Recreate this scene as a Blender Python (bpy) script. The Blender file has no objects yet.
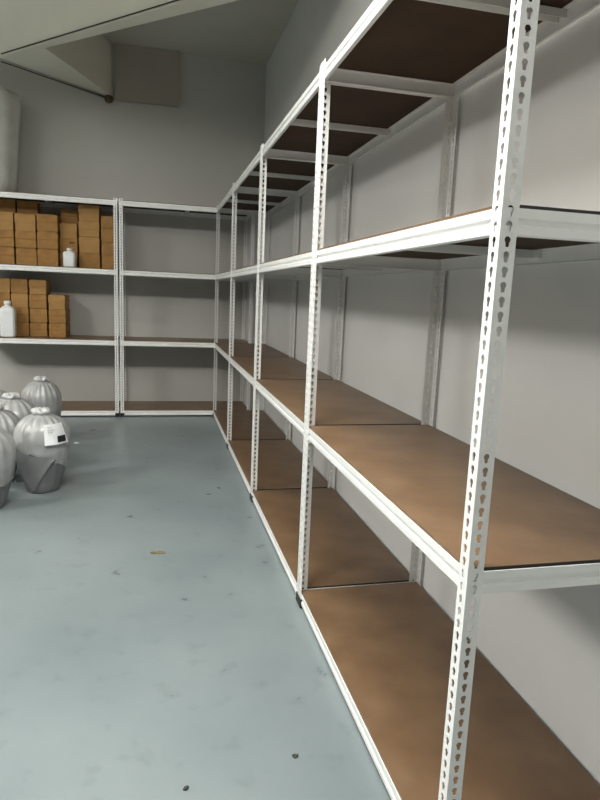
import bpy, bmesh, math, random
from mathutils import Vector, Matrix
random.seed(7)
C = bpy.context.scene.collection
PI = math.pi

# ------------------------------------------------------------------ materials
def nodes(name):
    m = bpy.data.materials.new(name); m.use_nodes = True
    nt = m.node_tree; b = nt.nodes['Principled BSDF']
    return m, nt, b

def mat(name, col, rough=.5, var=.0, scale=8, bump=0, bscale=60, spec=.5, metal=0, coat=0, stretch=(1, 1, 1), col2=None, lo=.35, hi=.65):
    m, nt, b = nodes(name)
    b.inputs['Roughness'].default_value = rough
    b.inputs['Metallic'].default_value = metal
    b.inputs['Specular IOR Level'].default_value = spec
    b.inputs['Coat Weight'].default_value = coat
    tc = nt.nodes.new('ShaderNodeTexCoord'); mp = nt.nodes.new('ShaderNodeMapping')
    mp.inputs['Scale'].default_value = stretch
    nt.links.new(tc.outputs['Object'], mp.inputs['Vector'])
    c2 = col2 or tuple(c * (1 - var) for c in col)
    nz = nt.nodes.new('ShaderNodeTexNoise'); nz.inputs['Scale'].default_value = scale; nz.inputs['Detail'].default_value = 6
    nt.links.new(mp.outputs['Vector'], nz.inputs['Vector'])
    rp = nt.nodes.new('ShaderNodeValToRGB')
    rp.color_ramp.elements[0].position = lo; rp.color_ramp.elements[1].position = hi
    rp.color_ramp.elements[0].color = (*c2, 1); rp.color_ramp.elements[1].color = (*col, 1)
    nt.links.new(nz.outputs['Fac'], rp.inputs['Fac']); nt.links.new(rp.outputs['Color'], b.inputs['Base Color'])
    if bump:
        n2 = nt.nodes.new('ShaderNodeTexNoise'); n2.inputs['Scale'].default_value = bscale; n2.inputs['Detail'].default_value = 4
        nt.links.new(mp.outputs['Vector'], n2.inputs['Vector'])
        bp = nt.nodes.new('ShaderNodeBump'); bp.inputs['Strength'].default_value = bump; bp.inputs['Distance'].default_value = .01
        nt.links.new(n2.outputs['Fac'], bp.inputs['Height']); nt.links.new(bp.outputs['Normal'], b.inputs['Normal'])
    return m

M = {}
M['steel'] = mat('white_painted_steel', (.86, .865, .845), .3, .04, 14, spec=.55)
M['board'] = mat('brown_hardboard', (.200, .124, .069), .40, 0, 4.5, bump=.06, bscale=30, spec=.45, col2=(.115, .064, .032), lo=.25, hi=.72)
M['board_under_shade'] = mat('rough_shaded_board_underside', (.06, .031, .014), .85, .3, 5, bump=.1, bscale=90)  # shade beneath the shelves painted into the underside colour
M['board_edge'] = mat('dark_sealed_edge', (.012, .01, .009), .7, .2)
M['rubber'] = mat('black_plastic', (.012, .012, .013), .45, .2)
M['wall'] = mat('white_wall_paint', (.76, .76, .75), .42, .05, 2.2, bump=.04, bscale=18, spec=.4)
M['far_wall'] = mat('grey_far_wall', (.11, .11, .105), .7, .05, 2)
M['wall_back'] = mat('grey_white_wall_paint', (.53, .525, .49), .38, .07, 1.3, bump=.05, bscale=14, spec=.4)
M['ceiling'] = mat('ceiling_paint', (.56, .55, .48), .8, .06, 1.5)
M['beam'] = mat('pale_plaster', (.84, .82, .71), .7, .06, 1.7, bump=.05, bscale=10)
M['beam_brown'] = mat('brownish_plaster', (.38, .34, .285), .8, .08, 3)  # browner and darker than the back wall colour
M['floor_mat'] = None
M['carton'] = mat('cardboard', (.40, .205, .055), .75, .3, 9, bump=.05, bscale=50)
M['carton_pale'] = mat('pale_cardboard', (.43, .235, .075), .75, .15, 9)
M['tape'] = mat('brown_tape', (.30, .15, .04), .3, .1)
M['ink'] = mat('dark_ink', (.03, .02, .015), .7)
M['plastic_white'] = mat('white_plastic', (.80, .82, .82), .35, .03)
M['wrap'] = mat('milky_plastic_film', (.42, .425, .425), .3, .35, 7, bump=.35, bscale=22, spec=.6)
M['wrap_dark'] = mat('grey_plastic_film', (.185, .188, .193), .35, .25, 6, bump=.3, bscale=20, spec=.6)
M['film_knot'] = mat('bunched_white_film', (.60, .61, .61), .35, .2, 20, bump=.4, bscale=50)
M['paper'] = mat('white_label_paper', (.82, .83, .84), .5, .02)
M['fabric'] = mat('pale_wrapping', (.66, .66, .61), .55, .15, 5, bump=.3, bscale=12)
M['cable'] = mat('black_cable', (.02, .02, .02), .5)
M['brass'] = mat('old_brown_fitting', (.12, .085, .04), .5, .5, 30)
M['pipe'] = mat('pale_pipe', (.5, .49, .43), .5, .05)
M['leaf'] = mat('dry_leaf', (.24, .20, .09), .8, .5, 30)
M['chip'] = mat('dark_chip', (.05, .06, .055), .7, .4, 30)

# floor: worn glossy epoxy
def floor_material():
    m, nt, b = nodes('blue_grey_epoxy')
    tc = nt.nodes.new('ShaderNodeTexCoord')
    n1 = nt.nodes.new('ShaderNodeTexNoise'); n1.inputs['Scale'].default_value = 1.1; n1.inputs['Detail'].default_value = 5
    r1 = nt.nodes.new('ShaderNodeValToRGB')
    r1.color_ramp.elements[0].position = .3; r1.color_ramp.elements[1].position = .72
    r1.color_ramp.elements[0].color = (.168, .203, .213, 1); r1.color_ramp.elements[1].color = (.238, .276, .284, 1)
    n2 = nt.nodes.new('ShaderNodeTexNoise'); n2.inputs['Scale'].default_value = 9; n2.inputs['Detail'].default_value = 8
    r2 = nt.nodes.new('ShaderNodeValToRGB')
    r2.color_ramp.elements[0].position = .28; r2.color_ramp.elements[1].position = .42
    r2.color_ramp.elements[0].color = (.72, .72, .70, 1); r2.color_ramp.elements[1].color = (1, 1, 1, 1)
    n3 = nt.nodes.new('ShaderNodeTexVoronoi'); n3.inputs['Scale'].default_value = 3.1
    r3 = nt.nodes.new('ShaderNodeValToRGB')
    r3.color_ramp.elements[0].position = .018; r3.color_ramp.elements[1].position = .03
    r3.color_ramp.elements[0].color = (.42, .42, .40, 1); r3.color_ramp.elements[1].color = (1, 1, 1, 1)
    mx = nt.nodes.new('ShaderNodeMixRGB'); mx.blend_type = 'MULTIPLY'; mx.inputs['Fac'].default_value = .5
    my = nt.nodes.new('ShaderNodeMixRGB'); my.blend_type = 'MULTIPLY'; my.inputs['Fac'].default_value = .8
    for n in (n1, n2, n3): nt.links.new(tc.outputs['Object'], n.inputs['Vector'])
    nt.links.new(n1.outputs['Fac'], r1.inputs['Fac']); nt.links.new(n2.outputs['Fac'], r2.inputs['Fac']); nt.links.new(n3.outputs['Distance'], r3.inputs['Fac'])
    nt.links.new(r1.outputs['Color'], mx.inputs['Color1']); nt.links.new(r2.outputs['Color'], mx.inputs['Color2'])
    nt.links.new(mx.outputs['Color'], my.inputs['Color1']); nt.links.new(r3.outputs['Color'], my.inputs['Color2'])
    nt.links.new(my.outputs['Color'], b.inputs['Base Color'])
    b.inputs['Roughness'].default_value = .34
    b.inputs['Specular IOR Level'].default_value = .5
    rr = nt.nodes.new('ShaderNodeMapRange'); rr.inputs['To Min'].default_value = .25; rr.inputs['To Max'].default_value = .33
    nt.links.new(n2.outputs['Fac'], rr.inputs['Value']); nt.links.new(rr.outputs['Result'], b.inputs['Roughness'])
    return m
M['floor_mat'] = floor_material()

# ------------------------------------------------------------------ mesh helpers
class MB:
    def __init__(s): s.v = []; s.f = []; s.mi = []
    def add(s, vs, fs, mi=0):
        o = len(s.v); s.v += [tuple(v) for v in vs]; s.f += [tuple(i + o for i in f) for f in fs]; s.mi += [mi] * len(fs)
    def box(s, x0, x1, y0, y1, z0, z1, mi=0):
        v = [(x, y, z) for z in (z0, z1) for y in (y0, y1) for x in (x0, x1)]
        s.add(v, [(0, 2, 3, 1), (4, 5, 7, 6), (0, 1, 5, 4), (2, 6, 7, 3), (0, 4, 6, 2), (1, 3, 7, 5)], mi)
    def prism(s, poly, fn, a0, a1, mi=0):
        # poly: 2D points; fn(p, a) -> 3D
        n = len(poly)
        s.add([fn(p, a0) for p in poly] + [fn(p, a1) for p in poly],
              [tuple(range(n)), tuple(range(2 * n - 1, n - 1, -1))] + [(i, i + n, (i + 1) % n + n, (i + 1) % n) for i in range(n)], mi)
    def lathe(s, rings, seg=32, mi=0, cx=0, cy=0, cap=True):
        # rings: (z, rfun) where rfun(theta)->r or number
        o = []
        for z, r in rings:
            for k in range(seg):
                t = 2 * PI * k / seg; rr = r(t) if callable(r) else r
                o.append((cx + rr * math.cos(t), cy + rr * math.sin(t), z(t) if callable(z) else z))
        fs = []
        for i in range(len(rings) - 1):
            for k in range(seg):
                a = i * seg + k; b = i * seg + (k + 1) % seg
                fs.append((a, b, b + seg, a + seg))
        if cap:
            fs.append(tuple(range(seg - 1, -1, -1))); fs.append(tuple(range((len(rings) - 1) * seg, len(rings) * seg)))
        s.add(o, fs, mi)
    def tube(s, p, q, r, seg=12, mi=0):
        p = Vector(p); q = Vector(q); d = (q - p).normalized()
        u = d.orthogonal().normalized(); w = d.cross(u)
        v = [p + (u * math.cos(2 * PI * k / seg) + w * math.sin(2 * PI * k / seg)) * r for k in range(seg)]
        v += [x + (q - p) for x in v]
        s.add(v, [(k, (k + 1) % seg, (k + 1) % seg + seg, k + seg) for k in range(seg)] + [tuple(range(seg - 1, -1, -1)), tuple(range(seg, 2 * seg))], mi)
    def mesh(s, name, mats, smooth=False, bevel=0):
        me = bpy.data.meshes.new(name); me.from_pydata(s.v, [], s.f); me.update()
        for m in mats: me.materials.append(m)
        for p, i in zip(me.polygons, s.mi): p.material_index = i
        bm = bmesh.new(); bm.from_mesh(me)
        if bevel: bmesh.ops.bevel(bm, geom=[e for e in bm.edges], offset=bevel, segments=2, affect='EDGES', profile=.5)
        bmesh.ops.recalc_face_normals(bm, faces=bm.faces); bm.to_mesh(me); bm.free()
        if smooth:
            for p in me.polygons: p.use_smooth = True
        return me
    def build(s, name, mats, parent=None, smooth=False, bevel=0, loc=None):
        if not isinstance(mats, (list, tuple)): mats = [mats]
        return link(name, s.mesh(name, mats, smooth, bevel), parent, loc)

def link(name, me, parent=None, loc=None, rz=0):
    o = bpy.data.objects.new(name, me); C.objects.link(o)
    if parent: o.parent = parent
    if loc: o.location = loc
    o.rotation_euler = (0, 0, rz)
    return o
def tag(o, label=None, cat=None, group=None, kind=None):
    if label: o['label'] = label
    if cat: o['category'] = cat
    if group: o['group'] = group
    if kind: o['kind'] = kind
    return o
def struct(name, mb, m):
    return tag(mb.build(name, m), kind='structure')

# ------------------------------------------------------------------ room
XR, YB, ZC = .615, 6.575, 4.12
XL, YF = -6.2, -4.2
def slab(name, m, *b):
    mb = MB(); mb.box(*b); return struct(name, mb, m)
slab('floor', M['floor_mat'], XL - .1, XR + .1, YF - .1, YB + .1, -.1, 0)
slab('ceiling', M['ceiling'], XL - .1, XR + .1, YF - .1, YB + .1, ZC, ZC + .1)
slab('wall_right', M['wall'], XR, XR + .1, YF, YB, 0, ZC)
slab('wall_back', M['wall_back'], XL, XR + .1, YB, YB + .1, 0, ZC)
slab('wall_left', M['far_wall'], XL - .1, XL, YF, YB, 0, ZC)
slab('wall_front', M['far_wall'], XL, XR, YF - .1, YF, 0, ZC)
# boxed pier in the back corner
slab('trim_1', M['wall'], .443, XR, 5.99, YB, 0, 2.42)
# dropped diagonal beam below the ceiling, running out to the back wall at its left corner
mb = MB()
foot = [(-2.13, 5.70), (XR, 2.83), (XR, 3.16), (-1.644, 5.295), (-1.13, YB), (-1.19, YB)]
mb.prism(foot, lambda p, a: (p[0], p[1], a), 3.57, ZC)
struct('trim_2', mb, M['beam'])
# shallow brownish bulkhead on the back wall
slab('trim_3', M['beam_brown'], -1.10, -.406, YB - .06, YB, 3.53, ZC)

# cable along the lower edge of the beam
d = Vector((XR + 2.13, 2.83 - 5.70, 0)).normalized(); n = Vector((d.y, -d.x, 0))
if n.y > 0: n = -n
mb = MB()
a = Vector((-2.08, 5.65, 3.585)) + n * .012; e = Vector((.58, 2.867, 3.585)) + n * .012
mb.tube(a, e, .005, 8)
tag(mb.build('cable', M['cable'], smooth=True), 'thin black cable along the bottom edge of the diagonal ceiling beam', 'cable')
# pale pipe along the other edge of the beam with its end fitting
root = link('pipe', None, loc=(-2.13, 5.7, 3.55))
tag(root, 'pale thin pipe under the ceiling beam ending in a round brown fitting on back wall', 'pipe')
p = Vector((-2.12, 5.735, 3.553)); q = Vector((-1.20, 6.555, 3.553)); off = Vector((-2.13, 5.7, 3.55))
mb = MB(); mb.tube(p - off, q - off, .016, 10); mb.build('pipe_run', M['pipe'], root, smooth=True)
mb = MB(); mb.tube(p - off + Vector((.012, -.010, -.010)), q - off + Vector((.012, -.010, -.010)), .006, 8); mb.build('wire', M['cable'], root, smooth=True)
mb = MB()
mb.lathe([(-.045, .02), (-.04, .035), (-.025, .045), (.0, .05), (.02, .045), (.032, .03), (.036, .01)], 16)
o = mb.build('end_fitting', M['brass'], root, smooth=True, loc=q - off + Vector((.03, -.035, -.02)))
o['label'] = 'round brown fitting'

# ------------------------------------------------------------------ racks
L, D, W, T, H = 1.478, .599, .038, .002, 2.388
LV = [.068, .861, 1.633, 2.366]
NC = 80; P = H / NC

def hole_r(t):
    c, s_ = math.cos(t), math.sin(t)
    zc, R = .0030, .0070
    r1 = s_ * zc + math.sqrt(max(R * R - (zc * c) ** 2, 0))
    hw, lo, hi = .0045, -.0112, .003
    r2 = min(hw / abs(c) if abs(c) > 1e-6 else 9, (hi / s_) if s_ > 1e-6 else 9, (lo / s_) if s_ < -1e-6 else 9)
    return max(r1, r2)
ANG = sorted(set([round(2 * PI * k / 20, 6) for k in range(20)] +
       [round(x, 6) % round(2 * PI, 6) for x in (math.atan2(P, W), PI - math.atan2(P, W), PI + math.atan2(P, W), 2 * PI - math.atan2(P, W))]))
def flange(mb, fn):
    """fn(u, z, t): u across 0..W, z up, t thickness 0..T"""
    n = len(ANG); vs = []; fs = []
    for k in range(NC):
        zc = (k + .5) * P; base = k * 4 * n
        for t in (0, T):
            for a in ANG:
                r = hole_r(a); vs.append(fn(W / 2 + r * math.cos(a), zc + r * math.sin(a), t))
            for a in ANG:
                c, s_ = math.cos(a), math.sin(a)
                r = min(W / 2 / abs(c) if abs(c) > 1e-9 else 9, P / 2 / abs(s_) if abs(s_) > 1e-9 else 9)
                vs.append(fn(W / 2 + r * c, zc + r * s_, t))
        for i in range(n):
            j = (i + 1) % n
            hi, ho, bi, bo = base, base + n, base + 2 * n, base + 3 * n
            fs.append((hi + i, ho + i, ho + j, hi + j))
            fs.append((bi + j, bo + j, bo + i, bi + i))
            fs.append((hi + j, bi + j, bi + i, hi + i))
            am = (ANG[i] + (ANG[j] if j else ANG[j] + 2 * PI)) / 2
            if abs(math.cos(am)) / (W / 2) > abs(math.sin(am)) / (P / 2):
                fs.append((ho + i, bo + i, bo + j, ho + j))
    mb.add(vs, fs)
    for z in (0, H):
        mb.add([fn(0, z, 0), fn(W, z, 0), fn(W, z, T), fn(0, z, T)], [(0, 1, 2, 3)])

def post_mesh(sx, sy):
    mb = MB()
    flange(mb, lambda u, z, t: (sx * t, sy * (T + u * (W - T) / W), z))
    flange(mb, lambda u, z, t: (sx * u, sy * t, z))
    return mb.mesh('post', [M['steel']])
def foot_mesh(sx, sy):
    mb = MB()
    c = lambda a, b: (min(a, b), max(a, b))
    e = .003
    mb.box(*c(-sx * e, sx * .008), *c(-sy * e, sy * (W + .002)), .0003, .042)
    mb.box(*c(sx * .008, sx * (W + .002)), *c(-sy * e, sy * .008), .0003, .042)
    mb.box(*c(-sx * .003, sx * (W + .004)), *c(-sy * .003, sy * (W + .004)), .0, .005)
    return mb.mesh('foot', [M['rubber']])
PM = {(sx, sy): (post_mesh(sx, sy), foot_mesh(sx, sy)) for sx in (1, -1) for sy in (1, -1)}

PROF = [(0, 0), (0, -.019), (-.005, -.0225), (-.005, -.031), (0, -.035), (0, -.051), (-.003, -.054), (-.014, -.054), (-.014, -.052),
        (-.010, -.050), (-.010, -.0085), (-.028, -.0085), (-.028, -.0062), (-.0032, -.0062), (-.0032, 0)]
def rail_mesh(side):
    mb = MB()
    x0 = T + .0005 if side > 0 else D - T - .0005
    mb.prism(PROF, lambda p, a: (x0 - side * p[0], a, p[1]), .0128, L - .0128)
    for dz in (-.0125, -.042):
        for dy in (-.006, .006):
            if dz < -.02 and dy > 0: continue
            mb.tube((x0, L / 2 + dy, dz), (x0 - side * .0018, L / 2 + dy, dz), .0035, 8)
    return mb.mesh('rail', [M['steel']])
def beam_mesh(side):
    mb = MB()
    y0 = T + .0005 if side > 0 else L - T - .0005
    pr = [(a, b - .0004) for a, b in PROF[:11]] + [(-.010, -.0088), (-.0265, -.0088), (-.0265, -.0066), (-.0032, -.0066), (-.0032, -.0004)]
    mb.prism(pr, lambda p, a: (a, y0 - side * p[0], p[1]), .003, D - .003)
    return mb.mesh('depth_beam', [M['steel']])
def board_mesh():
    mb = MB()
    y0, y1 = .0075, L - .0075
    mb.box(.0062, D - .0062, y0, y1, -.0056, .0072)
    me = mb.mesh('shelf_board', [M['board'], M['board_edge'], M['board_under_shade']], bevel=.0006)
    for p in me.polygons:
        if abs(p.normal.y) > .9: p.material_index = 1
        elif p.normal.z < -.9: p.material_index = 2  # downward faces get the painted-in shade
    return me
def support_mesh():
    mb = MB()
    ym = L / 2; w = .021
    prof = [(-w, -.009), (w, -.009), (w, -.033), (w - .002, -.033), (w - .002, -.011), (-w + .002, -.011), (-w + .002, -.033), (-w, -.033)]
    mb.prism(prof, lambda p, a: (a, ym + p[0], p[1]), .0135, D - .0135)
    return mb.mesh('support_bar', [M['steel']])
RM = {s: rail_mesh(s) for s in (1, -1)}; BM_ = {s: beam_mesh(s) for s in (1, -1)}
BD = board_mesh(); SP = support_mesh()

def rack(label, loc, rz, group):
    root = link('shelving_rack', None, loc=loc, rz=rz)
    tag(root, label, 'shelving rack', group)
    for (sx, sy), (pm, fm) in PM.items():
        x = 0 if sx > 0 else D; y = 0 if sy > 0 else L
        po = link('post', pm, root, (x, y, 0)); link('foot', fm, po)
    for z in LV:
        for s in (1, -1):
            link('rail', RM[s], root, (0, 0, z)); link('depth_beam', BM_[s], root, (0, 0, z))
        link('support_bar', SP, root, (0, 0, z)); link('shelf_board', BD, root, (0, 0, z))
    return root
G = 'empty white racks along the right wall'
PT = 1.4855
for k, lab in enumerate([
    'white boltless rack on the right nearest the camera, its perforated post in full view',
    'white boltless rack second from the camera along the right wall, empty brown boards',
    'white boltless rack third from the camera along the right wall, empty brown boards',
    'white boltless rack farthest along the right wall, touching the back racks in the corner']):
    rack(lab, (0, k * PT, 0), 0, G)
GB = 'white racks along the back wall'
rack('empty white boltless rack at back wall beside the corner, no boxes on it', (.4365, 4 * PT + .004, 0), PI / 2, GB)
rack('white boltless rack at back wall on the left, loaded with cardboard boxes', (-1.0605, 4 * PT + .004, 0), PI / 2, GB)

# ------------------------------------------------------------------ cardboard boxes
CX = -.666; YR = 5.95
def xat(px, y, lev):
    x6 = (-2.252 + .01009 * px) if lev == 2 else (-2.281 + .0102 * px)
    return CX + (x6 - CX) * (y + 1.126) / 7.126
_cache = {}
def carton(w, h, dpt, style):
    key = (round(w, 3), round(h, 3), dpt, style)
    if key in _cache: return _cache[key]
    mb = MB(); e = .0012; g = .008; hw = w / 2
    if style == 0:       # one piece with taped top flaps
        mb.box(-hw, hw, 0, dpt, g, h * .52); mb.box(-hw + g, hw - g, g, dpt - g, h * .52, h * .55); mb.box(-hw, hw, 0, dpt, h * .55, h - g)
        mb.box(-hw + g, hw - g, g, dpt - g, 0, g); mb.box(-hw + g, hw - g, g, dpt / 2 - .002, h - g, h); mb.box(-hw + g, hw - g, dpt / 2 + .002, dpt - g, h - g, h)
        mb.box(-.018, .018, -e, 0, h * .70, h - g, 1)
    elif style == 1:     # telescoping lid
        mb.box(-hw + .004, hw - .004, .006, dpt - .006, 0, h * .5)
        mb.box(-hw, hw, 0, dpt, h * .48, h - g); mb.box(-hw + g, hw - g, g, dpt - g, h - g, h)
    else:                # printed marks
        mb.box(-hw, hw, 0, dpt, g, h - g); mb.box(-hw + g, hw - g, g, dpt - g, 0, g); mb.box(-hw + g, hw - g, g, dpt - g, h - g, h)
        mb.box(-hw, hw, -e, 0, h * .46, h * .50, 1)
        for i in range(3):
            mb.box(.012 + i * .018, .024 + i * .018, -e, 0, h * .62, h * .78, 2)
    me = mb.mesh('cardboard_box', [M['carton'] if style != 1 else M['carton_pale'], M['tape'], M['ink']])
    _cache[key] = me; return me
ORD = ['lowest', 'second-lowest', 'third-lowest', 'topmost']
def tone_(st): return ''
def stack(px0, px1, y, lev, n, h, name, shelf, dpt=.32, top_back=0, styles=(0,), group=None):
    z = LV[lev] + .0075; h0 = h
    x0, x1 = xat(px0, y, lev), xat(px1, y, lev); w = x1 - x0 - .006
    for i in range(n):
        h = .150 if (top_back and i == n - 1 and h0 > .16) else h0
        yy = y + random.uniform(0, .012); dp = dpt
        if top_back and i == n - 1: yy = y + top_back; dp = dpt - top_back
        pos = 'topmost' if i == n - 1 else ORD[i]
        st = styles[i % len(styles)]
        o = link('cardboard_box', carton(w, h - .0012, round(dp, 3), st), None, ((x0 + x1) / 2 + random.uniform(-.003, .003), yy, z), random.uniform(-.008, .008))
        tag(o, f'{tone_(st)}cardboard box, {pos} {name}, {shelf}', 'box', group)
        z += h
U = 'back rack upper shelf'; GU = 'cardboard boxes on the upper shelf'
stack(-7, 14.3, 6.13, 2, 4, .183, 'in stack cut by left edge', U, top_back=.14, styles=(0, 0, 1), group=GU)
stack(15.2, 35.8, 6.13, 2, 4, .181, 'in second stack from left', U, top_back=.14, styles=(0, 0, 1), group=GU)
stack(36.6, 57.5, 6.13, 2, 3, .184, 'in third stack from left', U, styles=(0,), group=GU)
stack(59.0, 76.8, 6.20, 2, 4, .1595, 'of stack behind small bottle', U, dpt=.28, top_back=.1, styles=(1, 2, 1, 0), group=GU)
stack(78.0, 99.6, 6.11, 2, 4, .170, 'of stack right of small bottle', U, styles=(0, 1, 1, 1), group=GU)
stack(100.9, 114.5, 6.11, 2, 2, .287, 'of two tall boxes beside post', U, styles=(0,), group=GU)
Lo = 'back rack middle shelf'; GL = 'cardboard boxes on the middle shelf'
stack(-6, 11.2, 6.16, 1, 4, .157, 'of stack behind large jug', Lo, styles=(0, 1), group=GL)
stack(12.0, 28.8, 6.16, 1, 4, .157, 'of stack just right of large jug', Lo, styles=(0, 0, 1), group=GL)
stack(29.3, 46.8, 6.15, 1, 4, .156, 'of stack left of shortest stack', Lo, styles=(0, 0, 0, 1), group=GL)
stack(48.3, 65.6, 6.12, 1, 3, .156, 'of shortest rightmost stack', Lo, dpt=.38, styles=(0, 0, 1), group=GL)

# ------------------------------------------------------------------ bottles
def bottle(label, loc, w, h, rz):
    root = link('plastic_bottle', None, loc=loc, rz=rz); tag(root, label, 'bottle')
    def sq(hw, e):
        return lambda t: hw / ((abs(math.cos(t)) ** e + abs(math.sin(t)) ** e) ** (1 / e))
    a = w / 2
    mb = MB()
    mb.lathe([(0, sq(a * .86, 5)), (.006, sq(a * .97, 5)), (.02, sq(a, 6)), (h * .38, sq(a * .985, 6)), (h * .70, sq(a, 6)), (h * .76, sq(a * .97, 5)),
              (h * .81, sq(a * .82, 3.5)), (h * .85, sq(a * .58, 2.4)), (h * .87, a * .36), (h * .90, a * .34)], 40)
    mb.build('bottle_body', M['plastic_white'], root, smooth=True)
    mb = MB(); c = a * .46
    mb.lathe([(h * .895, c), (h * .90, c * 1.03), (h * .985, c), (h, c * .9)], 24)
    mb.build('cap', M['plastic_white'], root, smooth=True)
    mb = MB(); mb.box(-a * .7, a * .7, -a * 1.008, -a * .99, h * .2, h * .6); o = mb.build('bottle_label', M['paper'], root)
bottle('large white plastic jug on the middle shelf before the boxes', (xat(8.4, 6.05, 1), 6.05, LV[1] + .0073), .155, .387, .06)
bottle('small white plastic bottle on the upper shelf before the boxes', (xat(68.8, 6.05, 2), 6.05, LV[2] + .0073), .126, .2, -.05)

# ------------------------------------------------------------------ wrapped bags on the floor
def bag(label, loc, h, rmax, seed, rz=0, tagged=False, flap=False, tone='wrap', lean=0):
    rnd = random.Random(seed)
    root = link('wrapped_sack', None, loc=loc, rz=rz); tag(root, label, 'sack', 'plastic-wrapped sacks on the floor')
    npl = rnd.choice([17, 19, 21]); ph = [rnd.uniform(0, 6.28) for _ in range(5)]
    seg = 96
    def rf(r, fold, lump):
        return lambda t: r * (1 + fold * (math.sin(npl * t + ph[0] + 1.2 * math.sin(3 * t + ph[3])) * .6 + math.sin(11 * t + ph[1]) * .4) + lump * (math.sin(2 * t + ph[2]) + .6 * math.sin(3 * t + ph[3])) * .5)
    H_ = h; R_ = rmax
    PR = [(0, .56), (.02, .61), (.10, .70), (.25, .83), (.42, .945), (.58, 1.0), (.68, .995), (.76, .93), (.83, .80), (.885, .62), (.915, .44), (.93, .25), (.945, .19)]
    def pr(zz):
        for (a, b), (c, d_) in zip(PR, PR[1:]):
            if a <= zz <= c:
                q = (zz - a) / (c - a); return b + (d_ - b) * q
        return PR[-1][1]
    low = [(z, pr(z), .008, .05) for z in (0, .02, .06, .10, .18, .25, .34, .42, .50, .58)]
    up = [(z, pr(z), .010 + .09 * max(0, z - .55) / .4 * (1 if z < .92 else .6), .05) for z in (.36, .46, .56, .64, .70, .74, .78, .81, .84, .865, .885, .90, .915, .93, .945)]
    hem = lambda t, z: max(0, (.62 - z) / .22) * (.08 * math.sin(2 * t + ph[4]) + .03 * math.sin(5 * t + ph[1])) * H_ * .6
    mb = MB(); mb.lathe([(z * H_, rf(r * R_, f, l)) for z, r, f, l in low], seg)
    lowm = M['wrap_dark'] if tone != 'dark' else M['wrap_dark']
    o = mb.build('sack_body', lowm, root, smooth=True); o['label'] = 'dark grey film around the lower body'
    mb = MB(); mb.lathe([((lambda zz: (lambda t: zz * H_ + hem(t, zz)))(z), rf(r * R_ * (1.015 if z < .6 else 1.010), f, l)) for z, r, f, l in up], seg, cap=False)
    mb.build('gathered_top', M['wrap'] if tone != 'dark' else M['wrap'], root, smooth=True)
    mb = MB()
    kn = [(.925, .20, .10), (.935, .29, .12), (.95, .34, .10), (.968, .35, .08), (.985, .29, .10), (.995, .12, .15)]
    mb.lathe([((lambda zz, q: (lambda t: zz * H_ + q * .002 * math.sin(5 * t + ph[4])))(z, i), (lambda r, f: (lambda t: r * R_ * (1 + f * math.sin(7 * t + ph[1]) + f * .6 * math.sin(4 * t + ph[0]))))(r, f)) for i, (z, r, f) in enumerate(kn)], 48)
    mb.build('knot', M['film_knot'], root, smooth=True)
    def surf(t, z, push):          # point on the body
        zz = z / H_
        r = pr(zz)
        r = r * R_ * (1 + .05 * (math.sin(2 * t + ph[2]) + .6 * math.sin(3 * t + ph[3])) * .5) + push
        return (r * math.cos(t), r * math.sin(t), z)
    if flap:
        mb = MB(); n = 14; vs = []; fs = []
        for i in range(n + 1):
            s_ = i / n; t = math.radians(-160 + 105 * s_)
            ztop = (.60 - .17 * s_ + .012 * math.sin(9 * s_)) * H_; zbot = (.50 - .46 * math.sin(min(1, s_ * 1.9) * PI / 2) + max(0, s_ - .52) * .85) * H_
            zbot = min(zbot, ztop - .002)
            for j in range(7):
                z = ztop + (zbot - ztop) * j / 6
                vs.append(surf(t, max(z, .01), .012 + .006 * math.sin(3 * j / 6 + s_ * 5)))
        for i in range(n):
            for j in range(6): fs.append((i * 7 + j, i * 7 + j + 1, i * 7 + j + 8, i * 7 + j + 7))
        m0 = len(vs)
        vs2 = [(x * .985, y * .985, z) for x, y, z in vs]
        mb.add(vs + vs2, fs + [tuple(k + m0 for k in reversed(f)) for f in fs])
        mb.build('film_flap', M['wrap_flap'], root, smooth=True)
    if tagged:
        mb = MB(); n = 6
        t0, t1 = math.radians(-75), math.radians(-22); z0, z1 = .62 * H_, .85 * H_
        def sheet(mb, a0, a1, b0, b1, push, mi, th=.0015):
            vs = []; k = 6
            for i in range(k + 1):
                for j in range(2):
                    t = t0 + (t1 - t0) * (a0 + (a1 - a0) * i / k); z = z0 + (z1 - z0) * (b0 + (b1 - b0) * j)
                    R0 = R_ * (pr(z / H_) + .085) + push
                    vs.append((R0 * math.cos(t), R0 * math.sin(t), z))
            o_ = [(x * (1 - th * 4), y * (1 - th * 4), z) for x, y, z in vs]; m_ = len(vs)
            fs = [(2 * i, 2 * i + 2, 2 * i + 3, 2 * i + 1) for i in range(k)]
            mb.add(vs + o_, fs + [tuple(q + m_ for q in reversed(f)) for f in fs], mi)
        sheet(mb, 0, 1, 0, 1, .006, 0)
        sheet(mb, .48, .86, .10, .42, .008, 1)
        for q in range(3): sheet(mb, .12, .12 + .2 + .08 * (q % 2), .84 - q * .11, .87 - q * .11, .008, 2)
        mb.build('paper_label', [M['paper'], M['rubber'], M['label_grey']], root)
    return root
M['wrap_flap'] = mat('grey_film_flap', (.24, .245, .25), .3, .15, 6, bump=.2, bscale=20, spec=.6)
M['label_grey'] = mat('grey_print', (.45, .46, .47), .6)
bag('grey plastic-wrapped sack nearest the aisle with a white paper label on its shoulder', (-1.440, 3.36, 0), .592, .178, 1, tagged=True, flap=True)
bag('grey plastic-wrapped sack cut by the left edge, in front of the other sacks', (-1.745, 3.02, 0), .575, .195, 2)
bag('grey plastic-wrapped sack just behind the front left one, its knot at the edge', (-1.80, 3.60, 0), .575, .19, 3)
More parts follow.
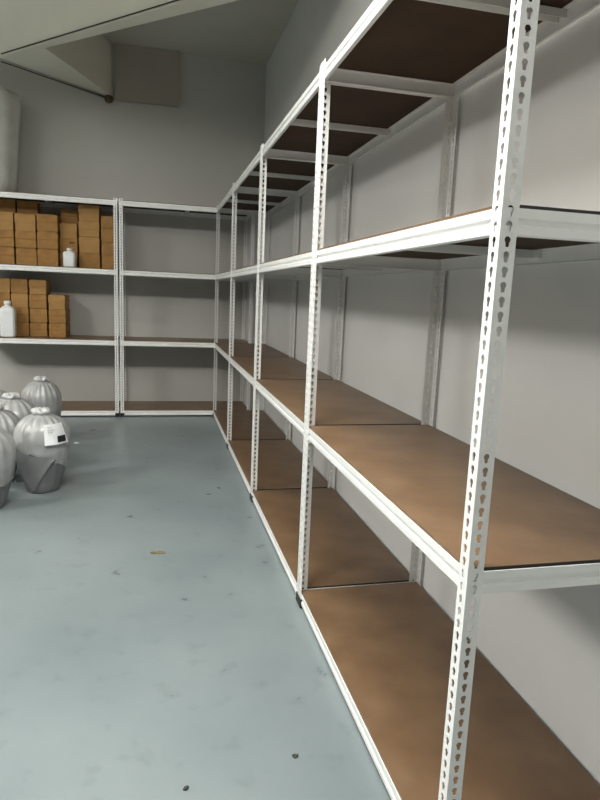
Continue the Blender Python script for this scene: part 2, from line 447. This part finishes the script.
bag('grey plastic-wrapped sack in the middle of the group behind the labelled one', (-1.775, 4.06, 0), .58, .19, 4)
bag('grey plastic-wrapped sack farthest back near the back rack, its white knot highest', (-1.69, 4.88, 0), .60, .175, 5)
bag('grey plastic-wrapped sack at back left, only its shoulder in view', (-2.08, 4.60, 0), .56, .21, 6)

# ------------------------------------------------------------------ wrapped bundle on top of the left rack
mb = MB()
def br(r, a): return lambda t: r * (1 + a * math.sin(5 * t + 1) + .6 * a * math.sin(9 * t + 2))
mb.lathe([(0, br(.18, .03)), (.02, br(.205, .03)), (.15, br(.22, .02)), (.35, br(.235, .025)), (.55, br(.25, .02)), (.74, br(.268, .02)), (.88, br(.285, .03)), (.97, br(.285, .03)), (1.03, br(.25, .05)), (1.06, br(.16, .08)), (1.07, br(.05, .1))], 72)
tag(mb.build('wrapped_bundle', M['fabric'], smooth=True, loc=(-2.335, 6.25, LV[3] + .0073)), 'tall pale wrapped bundle standing on top of the left back rack', 'bundle')

# ------------------------------------------------------------------ litter on the floor
def litter(name, label, cat, loc, sx, sy, m, seed, rz=0):
    rnd = random.Random(seed); mb = MB(); n = 14
    top = []; bot = []
    for k in range(n):
        t = 2 * PI * k / n; r = rnd.uniform(.6, 1.0)
        top.append((sx * r * math.cos(t), sy * r * math.sin(t), rnd.uniform(.003, .009))); bot.append((sx * r * math.cos(t), sy * r * math.sin(t), 0.0005))
    vs = top + bot + [(0, 0, .006), (0, 0, .0005)]
    fs = []
    for k in range(n):
        j = (k + 1) % n
        fs += [(k, j, 2 * n), (j + n, k + n, 2 * n + 1), (k, k + n, j + n, j)]
    mb.add(vs, fs); o = mb.build(name, m, None, loc=loc); o.rotation_euler.z = rz
    tag(o, label, cat)
litter('dry_leaf', 'crumpled dry yellowish leaf scrap on the open blue-grey floor', 'leaf', (-.646, 2.153, 0), .050, .018, M['leaf'], 3, -.1)
litter('dark_chip', 'small dark chip on the floor near the nearest rack', 'debris', (-.231, .534, 0), .012, .008, M['chip'], 5, -.4)
litter('dark_chip', 'small dark chip on the floor at the bottom edge of the picture', 'debris', (-.575, .468, 0), .011, .008, M['chip'], 9, .6)
litter('paper_scrap', 'tiny white scrap on the floor behind the labelled sack', 'debris', (-1.375, 4.72, 0), .03, .012, M['paper'], 12, .3)

# ------------------------------------------------------------------ lights
def tube_light(loc, sx, sy, power, col=(1, .99, .955), rot=(0, 0, 0)):
    l = bpy.data.lights.new('ceiling_lamp', 'AREA'); l.shape = 'RECTANGLE'; l.size = sx; l.size_y = sy; l.energy = power; l.color = col
    o = bpy.data.objects.new('ceiling_lamp', l); o.location = loc; o.rotation_euler = rot; C.objects.link(o)
for x, y, p in ((-4.9, .9, 165), (-5.2, 3.7, 80), (-.95, .4, 118), (-2.4, -2.2, 3)):
    tube_light((x, y, 3.55), 1.6, .14, p)
    tube_light((x, y, 3.58), 1.6, .14, p * .62, rot=(PI, 0, 0))
w = bpy.data.worlds.new('world'); bpy.context.scene.world = w; w.use_nodes = True
w.node_tree.nodes['Background'].inputs[0].default_value = (.5, .5, .5, 1); w.node_tree.nodes['Background'].inputs[1].default_value = .02

# ------------------------------------------------------------------ camera
cam = bpy.data.cameras.new('camera'); co = bpy.data.objects.new('camera', cam); C.objects.link(co)
r = Vector((0.9727162, -0.2282183, 0.0417077)); u = Vector((-0.0013906, 0.1740374, 0.9847381)); f = Vector((0.2319940, 0.9579287, -0.1689717))
m = Matrix((r, u, -f)).transposed().to_4x4(); m.translation = Vector((-.66606, -1.12629, 1.44334))
co.matrix_world = m
cam.sensor_fit = 'HORIZONTAL'; cam.sensor_width = 36; cam.lens = 609.63 / 600 * 36
cam.clip_start = .02
sc = bpy.context.scene; sc.camera = co
sc.view_settings.view_transform = 'Standard'; sc.view_settings.look = 'None'; sc.view_settings.gamma = 1
sc.view_settings.use_curve_mapping = False; sc.view_settings.exposure = .24
